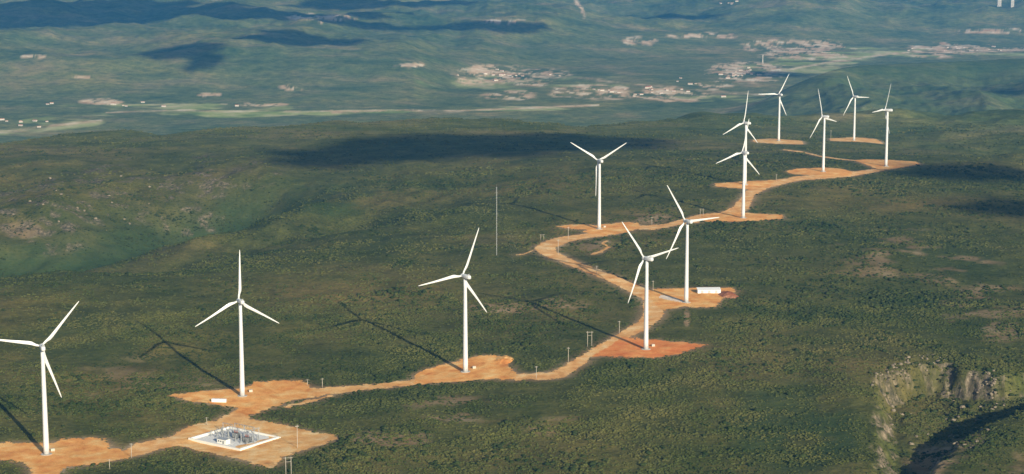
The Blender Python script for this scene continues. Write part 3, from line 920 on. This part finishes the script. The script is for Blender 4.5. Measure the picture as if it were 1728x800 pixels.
for k, (u, v, r_, lab) in enumerate([(-.62, .42, 0, 'steel gantry at the far left corner of the substation yard'), (-.3, .62, 0, 'steel gantry along the back wall of the substation yard'),
                                     (.1, .62, 0, 'steel gantry behind the middle transformer'), (.45, .42, 1.57, 'steel gantry set crosswise before the right transformer')]):
    o = g0 if k == 0 else copy_tree(g0)
    o.location = sub_at(u, v); o.rotation_euler = (0, 0, rz + r_)
    tag(o, lab, 'gantry', 'steel gantries in the substation yard')
def breaker():
    o = empty('circuit_breaker', (0, 0, 0))
    bm = B(); box(bm, (0, 0, 1.1), (2.4, .5, .25)); box(bm, (-.9, 0, .5), (.2, .3, 1)); box(bm, (.9, 0, .5), (.2, .3, 1)); box(bm, (0, .1, .6), (.7, .5, .8)); done('base_frame', bm, M_steel, o)
    for k in (-1, 0, 1):
        bm = B(); lathe(bm, [(.12, 1.2), (.26, 1.4), (.16, 1.7), (.26, 2.0), (.16, 2.3), (.26, 2.6), (.16, 3.0), (.2, 4.4), (.1, 4.6)], 8, Matrix.Translation((k * .9, 0, 0))); done('pole_column', bm, M_dark if k else M_grey, o)
    return o
b0 = breaker(); k = 0
for row, v in enumerate((.3, .05, -.25)):
    for u in np.linspace(-.78, .72, 7):
        if abs(u + .05) < .2 and row < 2 or abs(u - .55) < .16 and row == 1:
            continue
        o = b0 if k == 0 else copy_tree(b0); k += 1
        o.location = sub_at(u, v + .03 * math.sin(7 * u)); o.rotation_euler = (0, 0, rz + (0 if row % 2 else 1.57))
        tag(o, 'small three-column circuit breaker in the rows on the substation gravel', 'circuit breaker', 'circuit breakers in the substation yard')
def hut(loc, rz_, lx_, ly_, h_, mw, mr, label, cat='building', name='control_building', pitch=.6, win=2):
    o = empty(name, loc, rz_)
    tag(o, label, cat)
    bm = B(); box(bm, (0, 0, h_ / 2 - .3), (lx_, ly_, h_ + .6)); done('wall', bm, mw, o)
    bm = B()
    vs = [bm.verts.new(p) for p in [(-lx_ / 2 - .3, -ly_ / 2 - .3, h_ + .02), (lx_ / 2 + .3, -ly_ / 2 - .3, h_ + .02), (lx_ / 2 + .3, ly_ / 2 + .3, h_ + .02), (-lx_ / 2 - .3, ly_ / 2 + .3, h_ + .02),
                                    (-lx_ / 2 - .3, 0, h_ + pitch), (lx_ / 2 + .3, 0, h_ + pitch)]]
    for f in ((0, 1, 5, 4), (2, 3, 4, 5), (0, 4, 3), (1, 2, 5), (3, 2, 1, 0)):
        bm.faces.new([vs[q] for q in f])
    done('roof', bm, mr, o)
    bm = B(); box(bm, (lx_ * .2, -ly_ / 2 - .04, 1.05), (1.1, .12, 2.1)); done('door', bm, M_dark, o)
    for k_ in range(win):
        bm = B(); box(bm, (-lx_ * .32 + k_ * lx_ * .25, -ly_ / 2 - .03, 1.6), (1.2, .1, 1.0)); done('window', bm, M_dark, o)
    return o
hut(sub_at(.05, -.62), rz, 9, 4.5, 3.2, M_curb, M_steel, 'small grey roofed control building at the front of the substation yard')

# long white shed by the fifth turbine, with soil heap
x, y, z = place(1196, 494)
M_shed = simple('white_sheet_metal', (0.80, 0.80, 0.79), 0.4, 0.03)
sh = empty('storage_shed', (x, y, z), .05)
tag(sh, 'long low white shed on the pad behind the roadside turbine', 'shed')
bm = B(); box(bm, (0, 0, 1.5), (23, 7, 3.4)); done('wall', bm, M_shed, sh)
bm = B()
vs = [bm.verts.new(p) for p in [(-11.8, -3.9, 3.2), (11.8, -3.9, 3.2), (11.8, 3.9, 4.6), (-11.8, 3.9, 4.6), (-11.8, -3.9, 3.35), (11.8, -3.9, 3.35), (11.8, 3.9, 4.75), (-11.8, 3.9, 4.75)]]
for f in ((0, 1, 2, 3), (4, 5, 6, 7), (0, 1, 5, 4), (1, 2, 6, 5), (2, 3, 7, 6), (3, 0, 4, 7)):
    bm.faces.new([vs[q] for q in f])
done('roof', bm, M_shed, sh)
for k in range(3):
    bm = B(); box(bm, (-7 + 7 * k, -3.55, 1.4), (2.6, .14, 2.6)); done('door', bm, M_grey, sh)
def heap(px, py, rx, ry, hh, mat, label, seed):
    x, y, z = place(px, py)
    n_ = 26
    u = np.linspace(-1, 1, n_); U, V = np.meshgrid(u, u)
    rr = np.hypot(U, V) + .25 * fbm(U * 2 + seed, V * 2, 3, seed)
    zz = np.clip(1 - rr, 0, 1) ** .8 * hh * (1 + .4 * fbm(U * 4, V * 4 + seed, 3, seed + 4)) - .3
    X_ = x + U * rx; Y_ = y + V * ry
    me_ = grid_mesh('soil_heap', X_, Y_, height(X_, Y_) + zz)
    tag(link('soil_heap', me_, mat), label, 'soil heap')
M_darksoil = dirt('dark_red_soil', (0.26, 0.10, 0.06), (0.36, 0.15, 0.08), (0.55, 0.28, 0.16))
heap(1229, 499, 10, 18, 4.0, M_darksoil, 'dark red soil heap at the right end of the pad with the white shed', 3)
heap(850, 608, 9, 16, 2.4, M_dirt['pad'], 'low soil heap beside the right edge of the middle pad', 5)
M_kiosk = simple('kiosk_paint', (0.50, 0.46, 0.38), 0.7, 0.08)
def container(px, py, rz_, L, label, mat, name='container', h_=2.6, w_=2.5, cat='container'):
    x, y, z = place(px, py)
    o = empty(name, (x, y, z), rz_)
    tag(o, label, cat)
    bm = B(); box(bm, (0, 0, h_ / 2 + .15), (L, w_, h_), 0, .05)
    for k in range(int(L / .5)):
        box(bm, (-L / 2 + .3 + k * .5, -w_ / 2 - .02, h_ / 2 + .15), (.2, .06, h_ - .4))
    done('body', bm, mat, o)
    bm = B(); box(bm, (L / 2 + .03, 0, h_ / 2 + .15), (.08, w_ - .3, h_ - .3)); done('door', bm, M_grey, o)
    return o
container(370, 679, -.15, 12, 'long white container on the pale left arm of the pad above the substation', M_shed)
for px, py, lab in [(89, 762, 'small pale kiosk beside the foot of the lower left turbine'), (423, 662, 'small pale kiosk beside the turbine above the substation'),
                    (800, 622, 'small pale kiosk beside the middle turbine'), (1102, 585, 'small pale kiosk beside the turbine on red ground'), (1020, 384, 'small pale kiosk beside the turbine at the hairpin')]:
    container(px, py, .3, 2.8, lab, M_kiosk, 'transformer_kiosk', 2.0, 2.0, 'kiosk')

# boulders on the canyon rim and loose on the hillside
M_rock = simple('pale_rock', (0.22, 0.18, 0.125), 0.95, 0.35, 0.5)
def rock_mesh(seed):
    rnd = random.Random(seed); bm = B()
    bmesh.ops.create_icosphere(bm, subdivisions=2, radius=1)
    for v in bm.verts:
        v.co *= rnd.uniform(.75, 1.15); v.co.z *= .75
    me_ = bpy.data.meshes.new('boulder'); bm.to_mesh(me_); bm.free(); me_.materials.append(M_rock)
    return me_
RM = [rock_mesh(s_) for s_ in range(5)]
BLD = []
def boulder(*a):
    BLD.append(a)
def put_boulder(p, s_, label, group):
    x, y, z = [float(v_) for v_ in p]
    o = bpy.data.objects.new('boulder', RM[rng.integers(0, 5)]); COL.objects.link(o)
    o.location = (x, y, z + .15 * s_); o.scale = (s_ * rng.uniform(.8, 1.5), s_ * rng.uniform(.8, 1.2), s_ * rng.uniform(.7, 1.3)); o.rotation_euler = (rng.uniform(-.3, .3), rng.uniform(-.3, .3), rng.uniform(0, 6))
    tag(o, label, 'boulder', group)
for k in range(60):
    u = k / 59 + rng.normal(0, .02); u = min(max(u, 0), 1)
    px = 1472 + 125 * u; py = np.interp(px, [1472, 1500, 1545, 1600], [642, 628, 617, 616]) + rng.normal(2, 4.5)
    boulder(px, py, rng.uniform(.4, 1.9) * rng.uniform(.6, 1), 'pale boulder in the row along the left rim of the rocky canyon', 'boulders along the canyon rim')
for k in range(26):
    boulder(1672 + rng.normal(0, 14), 668 + rng.normal(0, 11), rng.uniform(.6, 1.7), 'pale boulder in the cluster above the dark cleft at the right edge', 'boulders above the dark cleft')
for k in range(22):
    boulder(rng.uniform(10, 260), 385 - rng.uniform(0, 1) * 80 + rng.normal(0, 12), rng.uniform(.9, 2.2), 'pale boulder strewn over the rough hillside beyond the hollow on the left', 'boulders on the left hillside')
for k in range(26):
    boulder(1500 + rng.uniform(0, 170), 665 + rng.uniform(0, 95), rng.uniform(.8, 2.0), 'pale boulder lying on the wall of the rocky canyon', 'boulders on the canyon wall')

for a_, p_ in zip(BLD, places([(q[0], q[1]) for q in BLD])):
    put_boulder(p_, *a_[2:])

# valley settlement ----------------------------------------------------------
M_wallw = simple('whitewash', (0.52, 0.47, 0.40), 0.8, 0.05); M_tile = simple('clay_tile', (0.42, 0.20, 0.12), 0.85, 0.15)
def make_house(lx_, ly_, h_):
    o = empty('house', (0, 0, 0))
    bm = B(); box(bm, (0, 0, h_ / 2 - 1), (lx_, ly_, h_ + 2)); done('wall', bm, M_wallw, o)
    bm = B()
    vs = [bm.verts.new(p) for p in [(-lx_ / 2 - .4, -ly_ / 2 - .5, h_ + .02), (lx_ / 2 + .4, -ly_ / 2 - .5, h_ + .02), (lx_ / 2 + .4, ly_ / 2 + .5, h_ + .02), (-lx_ / 2 - .4, ly_ / 2 + .5, h_ + .02),
                                    (-lx_ / 2 - .4, 0, h_ + 1.6), (lx_ / 2 + .4, 0, h_ + 1.6)]]
    for f in ((0, 1, 5, 4), (2, 3, 4, 5), (0, 4, 3), (1, 2, 5), (3, 2, 1, 0)):
        bm.faces.new([vs[q] for q in f])
    done('roof', bm, M_tile, o)
    bm = B(); box(bm, (0, -ly_ / 2 - .05, 1.1), (1.2, .16, 2.2)); done('door', bm, M_dark, o)
    for k_ in (-1, 1):
        bm = B(); box(bm, (k_ * lx_ * .3, -ly_ / 2 - .05, 1.7), (1.3, .14, 1.2)); done('window', bm, M_dark, o)
    return o
houses = [make_house(12, 8, 4), make_house(18, 9, 5)]
first = [True, True]
def village(n_, cx_, cy_, sx, sy, label, group):
    for p_ in places(np.stack([cx_ + rng.normal(0, sx, n_), cy_ + rng.normal(0, sy, n_)], 1)):
        x, y, z = [float(v_) for v_ in p_]
        j = int(rng.random() < .4)
        o = houses[j] if first[j] else copy_tree(houses[j]); first[j] = False
        o.location = (x, y, z); o.rotation_euler = (0, 0, rng.uniform(-.6, .6)); q = rng.uniform(.6, 1.05); o.scale = (q, q, q)
        tag(o, label, 'house', group)
village(30, 1080, 153, 60, 6, 'tiny white walled house in the valley village left of the farthest turbines', 'houses of the middle village')
village(20, 1250, 124, 26, 5, 'tiny white walled house in the village beside the bare field at the river', 'houses of the riverside village')
village(16, 860, 128, 35, 5, 'tiny white walled house among the bare patches in the valley centre', 'houses of the central hamlet')
village(8, 30, 208, 30, 5, 'tiny white walled house among the fields at the left edge of the valley', 'houses at the left edge')
village(8, 300, 178, 100, 3, 'tiny white walled house scattered along the valley fields on the left', 'houses along the left fields')
village(14, 1600, 84, 45, 3, 'tiny white walled house in the valley at upper right', 'houses at the upper right')
village(6, 1225, 6, 14, 1.5, 'tiny white house far off near the top edge of the picture', 'distant houses near the top edge')
# telecom tower in the valley
x, y, z = place(1287, 108)
tt = empty('radio_tower', (x, y, z)); tag(tt, 'slender pale tower standing in the valley village beside the river', 'tower')
bm = B(); lathe(bm, [(2.6, -2), (2.2, 10), (1.5, 38)], 12); done('shaft', bm, M_wallw, tt, True)
bm = B(); lathe(bm, [(1.5, 36), (3.0, 37), (3.0, 40), (1.0, 41)], 12); done('platform', bm, M_wallw, tt)
# pale blocks at top right
for px, sx, lab in ((1686, 22, 'pale block building at the top edge, left one of the two'), (1708, 18, 'pale block building at the top edge, right one of the two')):
    x, y, z = place(px, 12)
    o = empty('block_building', (x, y, z)); tag(o, lab, 'building', 'far block buildings')
    bm = B(); box(bm, (0, 0, 20), (sx, 14, 44)); done('wall', bm, M_wallw, o)
    bm = B(); box(bm, (0, 0, 42.6), (sx + 1, 15, 1.2)); done('roof', bm, M_conc, o)
    for k in range(8):
        bm = B(); box(bm, (0, -7.05, 4 + 4.6 * k), (sx - 3, .2, 1.6)); done('window', bm, M_dark, o)

# ------------------------------------------------------------------ clouds (above and behind the view) that shade the land
M_cloud, n, b = new_mat('cloud_white', 1.0, 0.0)
b.inputs['Base Color'].default_value = (0.9, 0.9, 0.92, 1)
def cloud(px, py, rx, ry, alt=1350.0, rot=0.0, seed=0, zz=0.0):
    p = march(px, py)[0]; zz = float(p[2]); p = p[:2]
    k = (alt - zz) / math.tan(SUN_EL)
    cx_, cy_ = p + SUN_H * k
    bm = B()
    bmesh.ops.create_icosphere(bm, subdivisions=5, radius=1)
    co = np.array([v.co[:] for v in bm.verts])
    a = np.arctan2(co[:, 1], co[:, 0])
    k1 = 1 + .62 * fbm(co[:, 0] * 1.5 + seed * 3.1, co[:, 1] * 1.9 + co[:, 2] * .5, 3, 500 + seed) + .34 * fbm(co[:, 0] * 5 + seed, co[:, 1] * 5 + co[:, 2] * 2, 3, 510 + seed, .6)
    for v, q in zip(bm.verts, k1):
        x_ = v.co.x * rx * q; y_ = v.co.y * ry * q
        v.co = (x_ * math.cos(rot) - y_ * math.sin(rot), x_ * math.sin(rot) + y_ * math.cos(rot), v.co.z * min(rx, ry) * .16 * q)
    o = done('cloud', bm, M_cloud, None, True)
    o.location = (cx_, cy_, alt)
    tag(o, kind='structure')
cloud(650, 256, 170, 120, seed=1, rot=.35)
cloud(790, 246, 200, 190, seed=15)
cloud(905, 240, 180, 165, seed=20)
cloud(540, 272, 110, 70, seed=16, rot=.6)

cloud(1640, 290, 120, 90, seed=3, zz=-15)
cloud(1705, 350, 70, 80, seed=4, zz=-15)
ZF = -190
cloud(110, 18, 900, 800, seed=5, zz=ZF)
cloud(480, 22, 600, 420, seed=6, zz=ZF)
cloud(600, 40, 300, 160, seed=12, zz=ZF)
cloud(310, 84, 150, 260, seed=7, zz=ZF)
cloud(345, 105, 60, 200, seed=17, zz=ZF)
cloud(1700, 155, 60, 120, seed=18)
cloud(1310, 125, 130, 120, seed=19)
cloud(510, 66, 300, 260, seed=8, zz=ZF)
cloud(830, 43, 330, 160, seed=9, zz=ZF)
cloud(1130, 26, 300, 160, seed=10, zz=ZF)
cloud(650, 2, 500, 300, seed=13, zz=ZF)

# ------------------------------------------------------------------ haze
bm = B(); box(bm, (0, 0, (430 - 520) / 2), (130000, 130000, 950))
M_haze = bpy.data.materials.new('haze_air'); M_haze.use_nodes = True
n = M_haze.node_tree
n.nodes.remove(n.nodes['Principled BSDF'])
pv = n.nodes.new('ShaderNodeVolumePrincipled')
pv.inputs['Color'].default_value = (0.075, 0.39, 0.93, 1)
pv.inputs['Density'].default_value = 3.7e-5
pv.inputs['Anisotropy'].default_value = 0.0
n.links.new(pv.outputs[0], n.nodes['Material Output'].inputs['Volume'])
hz = done('haze', bm, M_haze)
tag(hz, 'thin blue haze filling the air over the valley', 'haze', kind='stuff')
